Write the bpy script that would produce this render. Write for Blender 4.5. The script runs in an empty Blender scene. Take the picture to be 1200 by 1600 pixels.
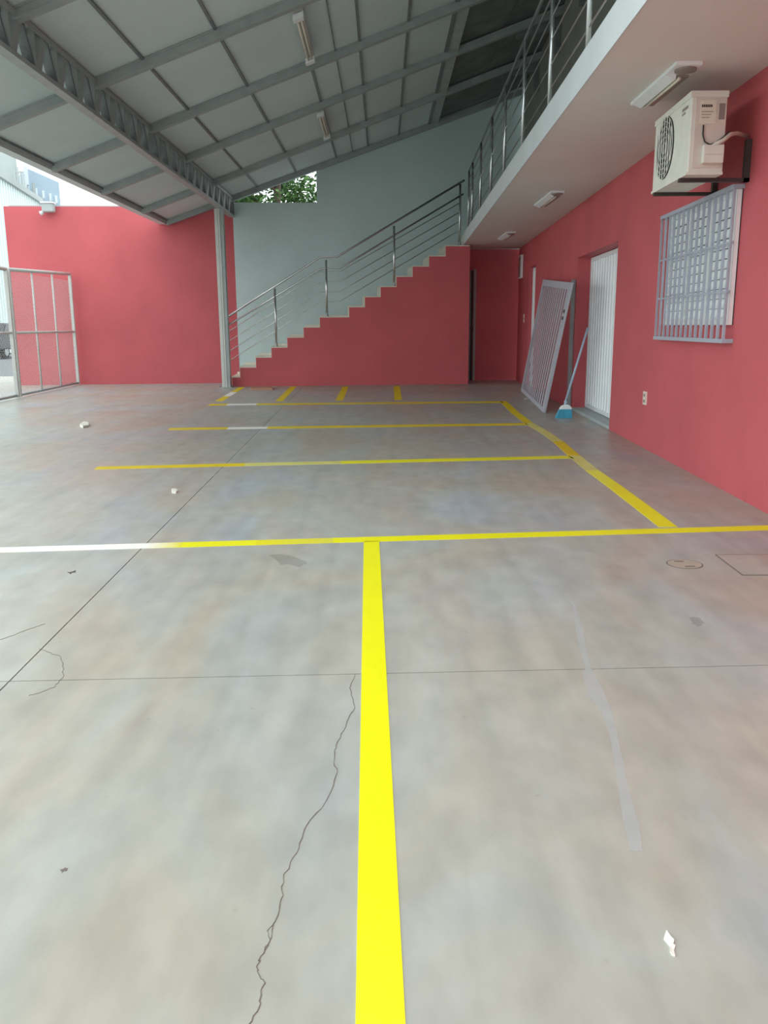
import bpy, math, random
import numpy as np
from mathutils import Vector, Matrix
random.seed(7)

# ------------------------------------------------------------------ camera
scene = bpy.context.scene
F, PITCH, ROLL, H = 1330.0, 0.2146, 0.0064, 1.22
cam_d = bpy.data.cameras.new('camera'); cam = bpy.data.objects.new('camera', cam_d)
scene.collection.objects.link(cam); scene.camera = cam
cam_d.sensor_fit = 'VERTICAL'; cam_d.sensor_height = 36.0; cam_d.lens = 36.0 * F / 1600.0
cam_d.clip_end = 400
cam.matrix_world = Matrix.Translation((0, 0, H)) @ Matrix.Rotation(math.pi / 2 - PITCH, 4, 'X') @ Matrix.Rotation(-ROLL, 4, 'Z')

# ------------------------------------------------------------------ overcast sky
world = bpy.data.worlds.new('overcast_sky'); scene.world = world; world.use_nodes = True
bg = world.node_tree.nodes['Background']
bg.inputs['Color'].default_value = (0.91, 0.99, 1.0, 1); bg.inputs['Strength'].default_value = 1.0
scene.view_settings.view_transform = 'Standard'; scene.view_settings.look = 'None'
scene.view_settings.gamma = 1; scene.view_settings.use_curve_mapping = False
scene.view_settings.exposure = 1.10

# ------------------------------------------------------------------ pixel -> place helpers
_c, _s, _cr, _sr = math.cos(PITCH), math.sin(PITCH), math.cos(ROLL), math.sin(ROLL)
CAM = np.array([0, 0, H])
def ray(x, y):
    a, b = (x - 600) / F, (800 - y) / F
    u, v = _cr * a + _sr * b, -_sr * a + _cr * b
    return np.array([u, _c + v * _s, -_s + v * _c])
def G(x, y, z=0.0):
    r = ray(x, y); return CAM + r * (z - H) / r[2]
def onplane(x, y, p, n):
    r = ray(x, y); return CAM + r * np.dot(np.array(p) - CAM, n) / np.dot(r, n)
DD = np.array([.9978, .0658, 0]); NN = np.array([-.0658, .9978, 0]); A0 = np.array([-3.2, 18.14, 0])
def S(u, v, z): return A0 + DD * u + NN * v + np.array([0, 0, z])        # frame of the rear wall and the stairs
def su(x, y, v=0.0):
    p = onplane(x, y, A0 + NN * v, NN); return float(np.dot(p - A0, DD)), float(p[2])
WK = .036
def wx(Y): return 2.52 + WK * (Y - 5.4)                                  # face of the building on the right
def fx(Y): return 1.39 + .0225 * (Y - 4.92)                              # edge of the balcony slab
ZS, ZT = 2.88, 3.10                                                      # balcony slab underside, top
RS = .350
def rz(X): return 3.96 + RS * (X + 3.23)                                 # underside of the roof lining

# ------------------------------------------------------------------ materials
def mat(name, col, rough=.6, metal=0., noise=0., nscale=4., bump=0., bscale=60., spec=.5, col2=None, detail=4., stretch=(1, 1, 1)):
    m = bpy.data.materials.new(name); m.use_nodes = True
    nt = m.node_tree; b = nt.nodes['Principled BSDF']
    b.inputs['Base Color'].default_value = (*col, 1); b.inputs['Roughness'].default_value = rough
    b.inputs['Metallic'].default_value = metal; b.inputs['Specular IOR Level'].default_value = spec
    tc = nt.nodes.new('ShaderNodeTexCoord')
    if noise or col2:
        mp = nt.nodes.new('ShaderNodeMapping'); mp.inputs['Scale'].default_value = stretch
        nt.links.new(tc.outputs['Object'], mp.inputs['Vector'])
        n = nt.nodes.new('ShaderNodeTexNoise'); n.inputs['Scale'].default_value = nscale; n.inputs['Detail'].default_value = detail
        nt.links.new(mp.outputs['Vector'], n.inputs['Vector'])
        r = nt.nodes.new('ShaderNodeValToRGB'); r.color_ramp.elements[0].position = .3; r.color_ramp.elements[1].position = .7
        c2 = col2 if col2 else tuple(min(1, c * (1 + noise)) for c in col)
        c1 = col if col2 else tuple(c * (1 - noise) for c in col)
        r.color_ramp.elements[0].color = (*c1, 1); r.color_ramp.elements[1].color = (*c2, 1)
        nt.links.new(n.outputs['Fac'], r.inputs['Fac']); nt.links.new(r.outputs['Color'], b.inputs['Base Color'])
    if bump:
        n2 = nt.nodes.new('ShaderNodeTexNoise'); n2.inputs['Scale'].default_value = bscale; n2.inputs['Detail'].default_value = 6
        nt.links.new(tc.outputs['Object'], n2.inputs['Vector'])
        bp = nt.nodes.new('ShaderNodeBump'); bp.inputs['Strength'].default_value = bump; bp.inputs['Distance'].default_value = .02
        nt.links.new(n2.outputs['Fac'], bp.inputs['Height']); nt.links.new(bp.outputs['Normal'], b.inputs['Normal'])
    return m
def lin(r, g, b):
    f = lambda c: (c / 255 / 12.92) if c / 255 <= .04045 else ((c / 255 + .055) / 1.055) ** 2.4
    return (f(r), f(g), f(b))

def floor_mat():
    m = bpy.data.materials.new('polished_concrete'); m.use_nodes = True
    nt = m.node_tree; L = nt.links.new; b = nt.nodes['Principled BSDF']
    tc = nt.nodes.new('ShaderNodeTexCoord')
    def noise(scale, detail, stretch, rot=0., dist=0.):
        mp = nt.nodes.new('ShaderNodeMapping'); mp.inputs['Scale'].default_value = stretch; mp.inputs['Rotation'].default_value = (0, 0, rot)
        L(tc.outputs['Object'], mp.inputs['Vector'])
        n = nt.nodes.new('ShaderNodeTexNoise'); n.inputs['Scale'].default_value = scale; n.inputs['Detail'].default_value = detail
        n.inputs['Distortion'].default_value = dist
        L(mp.outputs['Vector'], n.inputs['Vector']); return n.outputs['Fac']
    def ramp(fac, stops):
        r = nt.nodes.new('ShaderNodeValToRGB'); e = r.color_ramp.elements
        e[0].position, e[0].color = stops[0][0], (*stops[0][1], 1)
        e[1].position, e[1].color = stops[-1][0], (*stops[-1][1], 1)
        for p, c in stops[1:-1]:
            k = e.new(p); k.color = (*c, 1)
        L(fac, r.inputs['Fac']); return r.outputs['Color']
    def mix(kind, fac, a, bb):
        x = nt.nodes.new('ShaderNodeMix'); x.data_type = 'RGBA'; x.blend_type = kind
        if isinstance(fac, float): x.inputs['Factor'].default_value = fac
        else: L(fac, x.inputs['Factor'])
        L(a, x.inputs['A']); L(bb, x.inputs['B']); return x.outputs['Result']
    base = ramp(noise(.55, 5, (1, 1, 1), .3, .6), [(.3, lin(168, 164, 150)), (.5, lin(172, 174, 164)), (.7, lin(168, 175, 176))])
    blue = ramp(noise(1.3, 6, (1, .45, 1), -.15, .8), [(.35, lin(180, 166, 148)), (.52, lin(174, 177, 170)), (.68, lin(164, 176, 188))])
    c = mix('MIX', .5, base, blue)
    fine = ramp(noise(9., 8, (1, .5, 1), .2), [(.3, (.86, .86, .86)), (.7, (1.06, 1.06, 1.06))])
    c = mix('MULTIPLY', 1.0, c, fine)
    streak = ramp(noise(3., 6, (2.5, .18, 1), .12, .5), [(.3, (1.07, 1.08, 1.1)), (.5, (1, 1, 1)), (.72, (.88, .88, .89))])
    c = mix('MULTIPLY', .8, c, streak)
    spots = ramp(noise(26., 2, (1, 1, 1)), [(.72, (1, 1, 1)), (.8, (.72, .69, .66))])
    c = mix('MULTIPLY', .6, c, spots)
    L(c, b.inputs['Base Color'])
    rr = ramp(noise(1.1, 5, (1, 1, 1), .5), [(.3, (.3, .3, .3)), (.7, (.5, .5, .5))])
    L(rr, b.inputs['Roughness']); b.inputs['Specular IOR Level'].default_value = .5
    bp = nt.nodes.new('ShaderNodeBump'); bp.inputs['Strength'].default_value = .06; bp.inputs['Distance'].default_value = .01
    L(noise(30., 6, (1, 1, 1)), bp.inputs['Height']); L(bp.outputs['Normal'], b.inputs['Normal'])
    return m

M_FLOOR = floor_mat()
M_RED = mat('red_wall_paint', lin(203, 98, 104), .62, noise=.07, nscale=1.2, bump=.25, bscale=45, spec=.3)
M_GREY = mat('pale_grey_green_wall_paint', lin(202, 220, 220), .7, noise=.04, nscale=1.5, bump=.2, bscale=50, spec=.3)
M_UPPER = mat('dull_grey_green_render', lin(140, 145, 136), .8, noise=.1, nscale=2, bump=.2)
M_SOFFIT = mat('white_ceiling_paint', lin(228, 226, 222), .75, noise=.03, nscale=1.0, bump=.1)
M_FASCIA = mat('bluish_white_paint', lin(212, 220, 222), .6, noise=.04, nscale=2, bump=.15)
M_PANEL = mat('roof_lining_panel', lin(206, 219, 221), .7, noise=.05, nscale=.9, bump=.08, bscale=20)
M_DARK = mat('dark_fibre_roofing', lin(116, 122, 122), .85, noise=.22, nscale=2.5, bump=.3, bscale=30)
M_STEEL = mat('galvanised_steel', lin(160, 168, 168), .5, .1, noise=.1, nscale=6)
M_STEELD = mat('dull_galvanised_web', lin(120, 128, 130), .45, .4, noise=.2, nscale=9)
M_POST = mat('white_grey_painted_steel', lin(205, 206, 202), .5, noise=.06, nscale=5)
M_INOX = mat('stainless_tube', lin(204, 208, 210), .24, 1.0)
M_CREAM = mat('cream_granite', lin(226, 220, 204), .5, noise=.06, nscale=20)
M_YEL = mat('yellow_floor_paint', lin(240, 238, 4), .38, noise=.03, nscale=3, bump=.05, bscale=40)
M_YELD = mat('ochre_yellow_floor_paint', lin(232, 206, 22), .5, noise=.07, nscale=4, bump=.05, spec=.2)
M_YELP = mat('pale_yellow_line_tone', lin(224, 220, 120), .4, noise=.08, nscale=4)  # paler yellow tone for some stretches of the lines
M_WHITEL = mat('white_line_tone', lin(246, 246, 238), .4, noise=.03, nscale=4)  # white tone for some stretches of the lines
M_WHITE = mat('white_painted_metal', lin(240, 245, 248), .45, noise=.01, nscale=3)
M_ACW = mat('aged_white_casing', lin(224, 224, 214), .5, noise=.06, nscale=7)
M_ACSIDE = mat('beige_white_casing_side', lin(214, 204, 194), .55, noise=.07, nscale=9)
M_BLACK = mat('dark_bracket_steel', lin(62, 56, 52), .6, noise=.15, nscale=12)
M_GAP = mat('dark_gap', lin(48, 50, 52), .8)
M_GRILLE = mat('blue_grey_metal', lin(188, 192, 202), .5, .15, noise=.06, nscale=8)
M_BARS = mat('pale_lilac_grey_painted_bars', lin(172, 178, 192), .5, noise=.06, nscale=8)
M_LOUVRE = mat('white_louvre_blade', lin(244, 247, 248), .45, noise=.02, nscale=6)
M_GLASSD = mat('dark_window_glass', lin(50, 58, 66), .15)
M_PLASTIC = mat('cream_plastic', lin(236, 228, 214), .4)
M_LENS = mat('grey_reflector', lin(150, 142, 136), .35, .2)
M_BLUE = mat('turquoise_bristles', lin(70, 160, 190), .8, noise=.15, nscale=40, stretch=(1, 1, .1))
M_HANDLE = mat('pale_blue_plastic_tube', lin(170, 190, 212), .4)
M_WIRE = mat('chain_link_wire', lin(205, 205, 205), .5, .3)
M_ASPH = mat('asphalt', lin(120, 122, 126), .9, noise=.12, nscale=6, bump=.3)
M_PAVE = mat('pale_pavement', lin(188, 186, 180), .8, noise=.06, nscale=2, bump=.1)
M_GROUND = mat('ground_earth', lin(150, 148, 142), .9, noise=.1, nscale=1)
M_CRACK = mat('crack_dark', lin(118, 108, 100), .9)
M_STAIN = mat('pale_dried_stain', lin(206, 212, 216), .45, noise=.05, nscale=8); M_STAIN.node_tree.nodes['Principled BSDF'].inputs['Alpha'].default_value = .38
M_STAIND = mat('dark_grease_stain', lin(128, 126, 124), .5, noise=.05, nscale=10); M_STAIND.node_tree.nodes['Principled BSDF'].inputs['Alpha'].default_value = .2
M_JOINT = mat('dark_joint', lin(84, 78, 72), .95)
M_PAPER = mat('white_paper', lin(238, 236, 226), .7)
M_WOOD = mat('reddish_board', lin(176, 128, 108), .7, noise=.15, nscale=10)
M_LEAF = mat('tree_leaf', lin(52, 92, 44), .6, col2=lin(92, 130, 66), nscale=3)
M_BARK = mat('tree_bark', lin(92, 80, 68), .9, noise=.2, nscale=10)
M_CONC = mat('weathered_concrete', lin(176, 184, 184), .85, noise=.12, nscale=.4)
M_CORR = mat('pale_blue_corrugated', lin(226, 238, 240), .6, noise=.03, nscale=.4)
M_BBLUE = mat('blue_grey_facade', lin(186, 204, 220), .8, noise=.05, nscale=.3)
M_BEIGE = mat('beige_render', lin(210, 206, 186), .8)
M_CAR = mat('dark_car_paint', lin(44, 48, 54), .3)
M_TYRE = mat('tyre_rubber', lin(28, 28, 28), .85)
M_LAMP = mat('red_tail_lamp', lin(150, 20, 20), .3)
M_MANH = mat('buff_cement_lid', lin(172, 164, 150), .6, noise=.08, nscale=20)

# ------------------------------------------------------------------ mesh builder
WLOC = {}
class MB:
    def __init__(s): s.v = []; s.f = []
    def add(s, vs, fs):
        n = len(s.v); s.v += [tuple(map(float, p)) for p in vs]; s.f += [tuple(i + n for i in f) for f in fs]; return s
    def hexa(s, b, t):                                     # bottom quad (ccw from above), top quad
        return s.add(list(b) + list(t), [(3, 2, 1, 0), (4, 5, 6, 7), (0, 1, 5, 4), (1, 2, 6, 5), (2, 3, 7, 6), (3, 0, 4, 7)])
    def obox(s, o, ax, ay, az):                            # corner and three edge vectors
        o, ax, ay, az = map(np.array, (o, ax, ay, az)); o = o.astype(float)
        if np.dot(np.cross(ax, ay), az) < 0: o = o + az; az = -az
        q = [o, o + ax, o + ax + ay, o + ay]
        return s.hexa(q, [p + az for p in q])
    def box(s, x0, x1, y0, y1, z0, z1): return s.obox((x0, y0, z0), (x1 - x0, 0, 0), (0, y1 - y0, 0), (0, 0, z1 - z0))
    def beam(s, p, q, w, h, up=(0, 0, 1)):                 # box from p to q, w across, h along up
        p, q, up = np.array(p, float), np.array(q, float), np.array(up, float)
        d = q - p; d /= np.linalg.norm(d); a = np.cross(d, up); a /= np.linalg.norm(a); b = np.cross(a, d)
        return s.obox(p - a * w / 2 - b * h / 2, q - p, a * w, b * h)
    def tube(s, pts, r, n=8, caps=True):
        pts = [np.array(p, float) for p in pts]; rings = []
        rad = r if isinstance(r, (list, tuple)) else [r] * len(pts)
        prev = None
        for i, p in enumerate(pts):
            t = (pts[min(i + 1, len(pts) - 1)] - pts[max(i - 1, 0)]); t /= np.linalg.norm(t)
            ref = prev if prev is not None else (np.array([0, 0, 1.]) if abs(t[2]) < .9 else np.array([1., 0, 0]))
            a = np.cross(t, ref); a /= np.linalg.norm(a); b = np.cross(a, t); prev = b
            rings.append([p + rad[i] * (math.cos(2 * math.pi * k / n) * a + math.sin(2 * math.pi * k / n) * b) for k in range(n)])
        vs = [v for rg in rings for v in rg]; fs = []
        for i in range(len(pts) - 1):
            for k in range(n):
                fs.append((i * n + k, i * n + (k + 1) % n, (i + 1) * n + (k + 1) % n, (i + 1) * n + k))
        if caps: fs += [tuple(range(n - 1, -1, -1)), tuple(range((len(pts) - 1) * n, len(pts) * n))]
        return s.add(vs, fs)
    def prism(s, pts, ext):                                # polygon extruded along ext
        pts = [np.array(p, float) for p in pts]; ext = np.array(ext, float); n = len(pts)
        nrm = sum((np.cross(pts[i] - pts[0], pts[(i + 1) % n] - pts[0]) for i in range(n)), np.zeros(3))
        if np.dot(nrm, ext) < 0: pts = pts[::-1]
        return s.add(pts + [p + ext for p in pts], [tuple(range(n - 1, -1, -1)), tuple(range(n, 2 * n))] +
                     [(i, (i + 1) % n, n + (i + 1) % n, n + i) for i in range(n)])
    def build(s, name, m, parent=None, smooth=False, bevel=0.):
        off = WLOC[parent.name] if parent else np.zeros(3)
        me = bpy.data.meshes.new(name); me.from_pydata([tuple(np.array(v) - off) for v in s.v], [], s.f); me.update()
        o = bpy.data.objects.new(name, me); scene.collection.objects.link(o); me.materials.append(m)
        if smooth: me.polygons.foreach_set('use_smooth', [True] * len(me.polygons))
        if parent: o.parent = parent
        WLOC[o.name] = off
        if bevel:
            bv = o.modifiers.new('bevel', 'BEVEL'); bv.width = bevel; bv.segments = 2; bv.limit_method = 'ANGLE'
        return o
def tag(o, label=None, cat=None, group=None, kind=None):
    if label: o['label'] = label
    if cat: o['category'] = cat
    if group: o['group'] = group
    if kind: o['kind'] = kind
    return o
def thing(name, loc, label=None, cat=None, group=None, kind=None):
    o = bpy.data.objects.new(name, None); scene.collection.objects.link(o); o.location = tuple(map(float, loc))
    o.empty_display_size = .1; WLOC[o.name] = np.array(loc, float); return tag(o, label, cat, group, kind)
def struct(o): o['kind'] = 'structure'; return o

# ================================================================== SETTING: ground and floor
struct(MB().box(-90, 60, -40, 120, -.3, -.12).build('ground_earth', M_GROUND))
fl = thing('floor', (0, 0, 0), kind='structure', label='polished grey concrete yard floor')
MB().box(-10.5, 4, -9, 20.4, -.12, -.035).build('joint_bed', M_JOINT, fl)
jx = lambda Y: -1.33 + (Y - 2.75) * (-1.62 + 1.33) / 12.3       # long joint
jy = lambda X: 2.87 + .037 * X                                   # cross joint
g = .0028
def slab(c0, c1, r0, r1):
    """corners from column functions of Y and row functions of X"""
    def cor(c, r):
        y = 0.
        for _ in range(6): x = c(y); y = r(x)
        return (c(y), y, -.05)
    p = [cor(c0, r0), cor(c1, r0), cor(c1, r1), cor(c0, r1)]
    MB().hexa(p, [(a, b, 0) for a, b, _ in p]).build('concrete_slab', M_FLOOR, fl)
cols = [(lambda Y: -10.5, lambda Y: jx(Y) - g), (lambda Y: jx(Y) + g, lambda Y: 3.6)]
rows = [(lambda X: -9, lambda X: -4.0 - g), (lambda X: -4.0 + g, lambda X: jy(X) - g), (lambda X: jy(X) + g, lambda X: 20.3)]
for c in cols:
    for r in rows: slab(c[0], c[1], r[0], r[1])
def strip(name, pix, w, m, parent, z=.0012, jitter=0., taper=False):
    pts = [G(*p)[:2] for p in pix]
    if jitter:
        fine = []
        for a, b in zip(pts[:-1], pts[1:]):
            for k in range(5):
                t = k / 5; q = a * (1 - t) + b * t
                fine.append(q + np.array([random.uniform(-1, 1), random.uniform(-1, 1)]) * jitter)
        pts = fine + [pts[-1]]
    n = len(pts); L, R = [], []
    for i in range(n):
        d = pts[min(i + 1, n - 1)] - pts[max(i - 1, 0)]; d /= np.linalg.norm(d); nn = np.array([-d[1], d[0]])
        ww = w * (random.uniform(.45, 1.5) if jitter else 1)
        L.append((*(pts[i] + nn * ww / 2), 0)); R.append((*(pts[i] - nn * ww / 2), 0))
    mb = MB()
    for i in range(n - 1):
        q = [R[i], R[i + 1], L[i + 1], L[i]]
        mb.hexa(q, [(a, b, z) for a, b, _ in q])
    return mb.build(name, m, parent)
strip('crack', [(555, 1053), (548, 1075), (553, 1105), (540, 1135), (525, 1165), (521, 1185), (526, 1205), (515, 1245), (480, 1290), (467, 1325), (445, 1365), (440, 1400), (430, 1440), (424, 1470), (405, 1500), (402, 1515), (412, 1537), (405, 1570), (392, 1600), (380, 1640)], .0019, M_CRACK, fl, jitter=.0035)
strip('crack', [(430, 1440), (418, 1455), (422, 1472), (410, 1492)], .0012, M_CRACK, fl, jitter=.001)
strip('crack', [(62, 1014), (80, 1021), (95, 1026), (100, 1045), (99, 1058), (85, 1073), (65, 1082), (45, 1087)], .0016, M_CRACK, fl, jitter=.004)
strip('crack', [(-20, 1005), (15, 995), (40, 985), (70, 975)], .0012, M_CRACK, fl, jitter=.003)
def blotch(name, outline, m, z=.0006):
    pts = []
    for i, p in enumerate(outline):
        q = outline[(i + 1) % len(outline)]
        for k in range(3):
            t = k / 3; pts.append(G(p[0] * (1 - t) + q[0] * t + random.uniform(-1.5, 1.5), p[1] * (1 - t) + q[1] * t + random.uniform(-1.5, 1.5)))
    return MB().add([(p[0], p[1], z) for p in pts[::-1]], [tuple(range(len(pts)))]).build(name, m, fl)
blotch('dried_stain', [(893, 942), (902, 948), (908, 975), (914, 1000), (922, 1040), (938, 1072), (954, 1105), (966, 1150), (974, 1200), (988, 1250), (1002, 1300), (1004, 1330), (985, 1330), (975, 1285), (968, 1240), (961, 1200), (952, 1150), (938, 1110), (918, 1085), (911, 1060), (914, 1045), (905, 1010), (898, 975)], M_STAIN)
blotch('grease_mark', [(420, 868), (445, 866), (480, 878), (470, 886), (440, 882)], M_STAIND)
blotch('grease_mark', [(106, 895), (118, 890), (120, 894), (110, 897)], M_JOINT)
blotch('grease_mark', [(1077, 966), (1090, 964), (1101, 974), (1094, 979), (1082, 976)], M_STAIND)
blotch('grease_mark', [(94, 1360), (104, 1355), (107, 1358), (98, 1363)], M_CRACK)

# cement hatch and round lid let into the floor
hp = [G(1118, 867), G(1160, 899), G(1260, 899), G(1215, 867)]
hx = thing('inspection_cover', (hp[0][0], hp[0][1], 0), 'square cement inspection cover flush in floor by the red wall', 'floor cover')
MB().prism([(p[0], p[1], 0) for p in hp], (0, 0, .0015)).build('lid', M_FLOOR, hx)
for a, b in ((hp[0], hp[1]), (hp[1], hp[2]), (hp[3], hp[0])):
    MB().beam((a[0], a[1], .0012), (b[0], b[1], .0012), .007 if a is not hp[3] else .004, .0024).build('joint', M_CRACK, hx)
mc = (1.565, 4.275)
mh = thing('drain_lid', (mc[0], mc[1], 0), 'round buff cement drain lid with two finger slots', 'drain lid')
circ = lambda r, z, n=28: [(mc[0] + r * math.cos(2 * math.pi * k / n), mc[1] + r * math.sin(2 * math.pi * k / n), z) for k in range(n)]
MB().prism(circ(.092, 0), (0, 0, .001)).build('rim', M_CRACK, mh)
MB().prism(circ(.085, .0008), (0, 0, .0012)).build('lid', M_MANH, mh)
for dx, dy in ((-.015, .045), (.01, -.05)):
    MB().box(mc[0] + dx - .025, mc[0] + dx + .025, mc[1] + dy - .01, mc[1] + dy + .01, .001, .0024).build('finger_slot', M_CRACK, mh)

# ---- painted lines (thin coats of floor paint)
def band(mb, pts, w, z=.002):
    pts = [np.array(p[:2], float) for p in pts]; n = len(pts); L, R = [], []
    for i in range(n):
        d = pts[min(i + 1, n - 1)] - pts[max(i - 1, 0)]; d /= np.linalg.norm(d); nn = np.array([-d[1], d[0]])
        L.append((*(pts[i] + nn * w / 2), 0)); R.append((*(pts[i] - nn * w / 2), 0))
    for i in range(n - 1):
        q = [R[i], R[i + 1], L[i + 1], L[i]]
        mb.hexa(q, [(a, b, z) for a, b, _ in q])
    return mb
def lerp(a, b, t): return np.array(a) * (1 - t) + np.array(b) * t
def painted_line(name, label, ends, w, segs, group='painted bay lines'):
    """segs: list of (t0, t1, material, part name)"""
    a, b = G(*ends[0]), G(*ends[1])
    t = thing(name, (a[0], a[1], 0), label, 'painted line', group)
    for t0, t1, m, pn in segs:
        band(MB(), [lerp(a, b, t0), lerp(a, b, t1)], w).build(pn, m, t)
def fade_mat(name, c1, c2, p0, p1):                       # colour that runs from one tone into another between two points
    m = mat(name, c1, .38); nt = m.node_tree; b = nt.nodes['Principled BSDF']
    tc = nt.nodes.new('ShaderNodeTexCoord'); vm = nt.nodes.new('ShaderNodeVectorMath'); vm.operation = 'DOT_PRODUCT'
    d = np.array(p1) - np.array(p0); l2 = float(np.dot(d, d))
    sub = nt.nodes.new('ShaderNodeVectorMath'); sub.operation = 'SUBTRACT'; sub.inputs[1].default_value = tuple(map(float, p0))
    nt.links.new(tc.outputs['Object'], sub.inputs[0]); nt.links.new(sub.outputs[0], vm.inputs[0]); vm.inputs[1].default_value = tuple(float(x) / l2 for x in d)
    r = nt.nodes.new('ShaderNodeValToRGB'); r.color_ramp.elements[0].color = (*c1, 1); r.color_ramp.elements[1].color = (*c2, 1)
    nt.links.new(vm.outputs['Value'], r.inputs['Fac']); nt.links.new(r.outputs['Color'], b.inputs['Base Color']); return m
# nearest cross line: white tone at its left end, yellow from there on
e0, e1 = G(-60, 861.5), G(1330, 821)
xa = lambda px: (px + 60) / 1390
def tpx(px):                                               # parameter along the line at a photo column
    lo, hi = 0., 1.
    for _ in range(40):
        m_ = (lo + hi) / 2; q = lerp(e0, e1, m_); dx = q - CAM
        X = 600 + F * dx[0] / (dx[1] * _c - dx[2] * _s)
        lo, hi = (m_, hi) if X < px else (lo, m_)
    return lo
t1, t2, t3, t4 = tpx(230), tpx(285), tpx(400), tpx(520)
q = thing('bay_line', (e0[0], e0[1], 0), 'nearest long cross line, white at its left end and yellow beyond', 'painted line', 'painted bay lines')
loc0 = e0
for a, b, m, pn in ((0, t1, M_WHITEL, 'white_stretch'), (t1, t2, fade_mat('white_to_yellow_tone', lin(246, 246, 238), lin(236, 226, 8), lerp(e0, e1, t1) - loc0, lerp(e0, e1, t2) - loc0), 'blended_stretch'),
                    (t2, t3, M_YEL, 'yellow_coat'), (t3, t4, fade_mat('yellow_to_pale_tone', lin(236, 226, 8), lin(226, 220, 70), lerp(e0, e1, t3) - loc0, lerp(e0, e1, t4) - loc0), 'paling_stretch'), (t4, 1, M_YEL, 'yellow_coat')):  # yellow that turns paler along one stretch
    band(MB(), [lerp(e0, e1, a), lerp(e0, e1, b)], .115).build(pn, m, q)
painted_line('bay_line', 'second yellow cross line from the camera', ((150, 731.5), (893, 714.2)), .16, ((0, .3, M_YELD, 'ochre_coat'), (.3, .5, M_YELP, 'pale_stretch'), (.5, 1, M_YEL, 'yellow_coat')))  # middle stretch in a paler yellow
painted_line('bay_line', 'third yellow cross line from the camera', ((264, 670.5), (824, 662.7)), .21, ((0, .16, M_YELD, 'ochre_coat'), (.16, .27, M_WHITEL, 'white_stretch'), (.27, 1, M_YELD, 'ochre_coat')))  # white tone on a stretch towards the left end
painted_line('bay_line', 'farthest yellow cross line, in front of the short bay marks', ((327, 632.5), (785, 628.2)), .27, ((0, .06, M_YELD, 'ochre_coat'), (.06, .16, M_WHITEL, 'white_stretch'), (.16, 1, M_YELD, 'ochre_coat')))  # short white stretch close to the left end
ca, cb = G(580.5, 846), G(594.5, 1600); cd = (cb - ca); 
t = thing('bay_line', (ca[0], ca[1], 0), 'broad bright yellow line running from the camera to the cross line', 'painted line', 'painted bay lines')
band(MB(), [ca, ca + cd * 1.6], .0895).build('yellow_coat', M_YEL, t)
cv = [G(*p) for p in ((786, 627), (805, 645), (826, 661), (850, 675), (872, 690), (897, 712), (925, 735), (960, 760), (1000, 790), (1044, 823.5))]
t = thing('bay_line', (cv[0][0], cv[0][1], 0), 'slightly wavy yellow line running alongside the building', 'painted line', 'painted bay lines')
for i0, i1, m, pn in ((0, 2, M_YELD, 'ochre_coat'), (2, 4, M_YELP, 'pale_stretch'), (4, 5, M_YELD, 'ochre_coat'), (5, 6, M_YELP, 'pale_stretch'), (6, 9, M_YEL, 'yellow_coat')):  # some stretches paler than their neighbours
    band(MB(), cv[i0:i1 + 1], .115).build(pn, m, t)
for lab, p0, p1 in (('short yellow bay mark next to the steel post', (342, 627), (378, 605)), ('short yellow bay mark, second from the steel post', (436, 627), (459, 604)),
                    ('short yellow bay mark, third from the steel post', (530, 626), (540, 604)), ('short yellow bay mark farthest from the steel post', (622, 625), (620, 603.5))):
    segs = ((0, .3, M_YELD, 'ochre_coat'), (.3, .6, M_WHITEL, 'white_stretch'), (.6, 1, M_YELD, 'ochre_coat')) if 'next' in lab else ((0, 1, M_YELD, 'ochre_coat'),)  # mark by the post is white in its middle
    painted_line('bay_mark', lab, (p0, p1), .125, segs, 'short bay marks by the stairs')

# ================================================================== SETTING: rear walls
BW = 1.2                                                          # rear wall behind the stair front
ug, _ = su(363, 316, BW); ustep, zg = su(495, 314, BW); ured, zr = su(5, 322, BW)
zg = 3.85
uend = su(820, 500, BW)[0] + .25
def roofz_at(u): return rz(float(S(u, BW, 0)[0]))
wb = MB()
wb.prism([S(ug, BW, -.1), S(uend, BW, -.1), S(uend, BW, roofz_at(uend) + .10), S(ustep, BW, roofz_at(ustep) + .10), S(ustep, BW, zg), S(ug, BW, zg)], NN * .18)
wall_back = tag(struct(wb.build('wall_back', M_GREY)), 'pale grey green rear wall behind the stairs')
w2 = MB(); w2.prism([S(ured, BW, -.1), S(ug, BW, -.1), S(ug, BW, 3.76), S(ured, BW, 3.76)], NN * .2)
wall_red = tag(struct(w2.build('wall_rear', M_RED)), 'red rear boundary wall left of the stairs')
MB().obox(S(ured, BW - .012, 0), DD * (ug - ured), NN * .02, (0, 0, .72)).build('plinth_coat', M_RED, wall_red)
MB().obox(S(ured + .1, BW + .03, 3.76), DD * (ug - ured - .2), NN * .12, (0, 0, .025)).build('capping', M_CONC, wall_red)
# red lower part of the rear wall in the passage beside the stairs
uc, zc_ = su(731, 500, 0)
pr_ = MB(); pr_.obox(S(uc + .01, BW - .03, -.05), DD * (uend - uc - .01), NN * .05, (0, 0, ZS + .05))
struct(pr_.build('wall_passage', M_RED))
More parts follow.
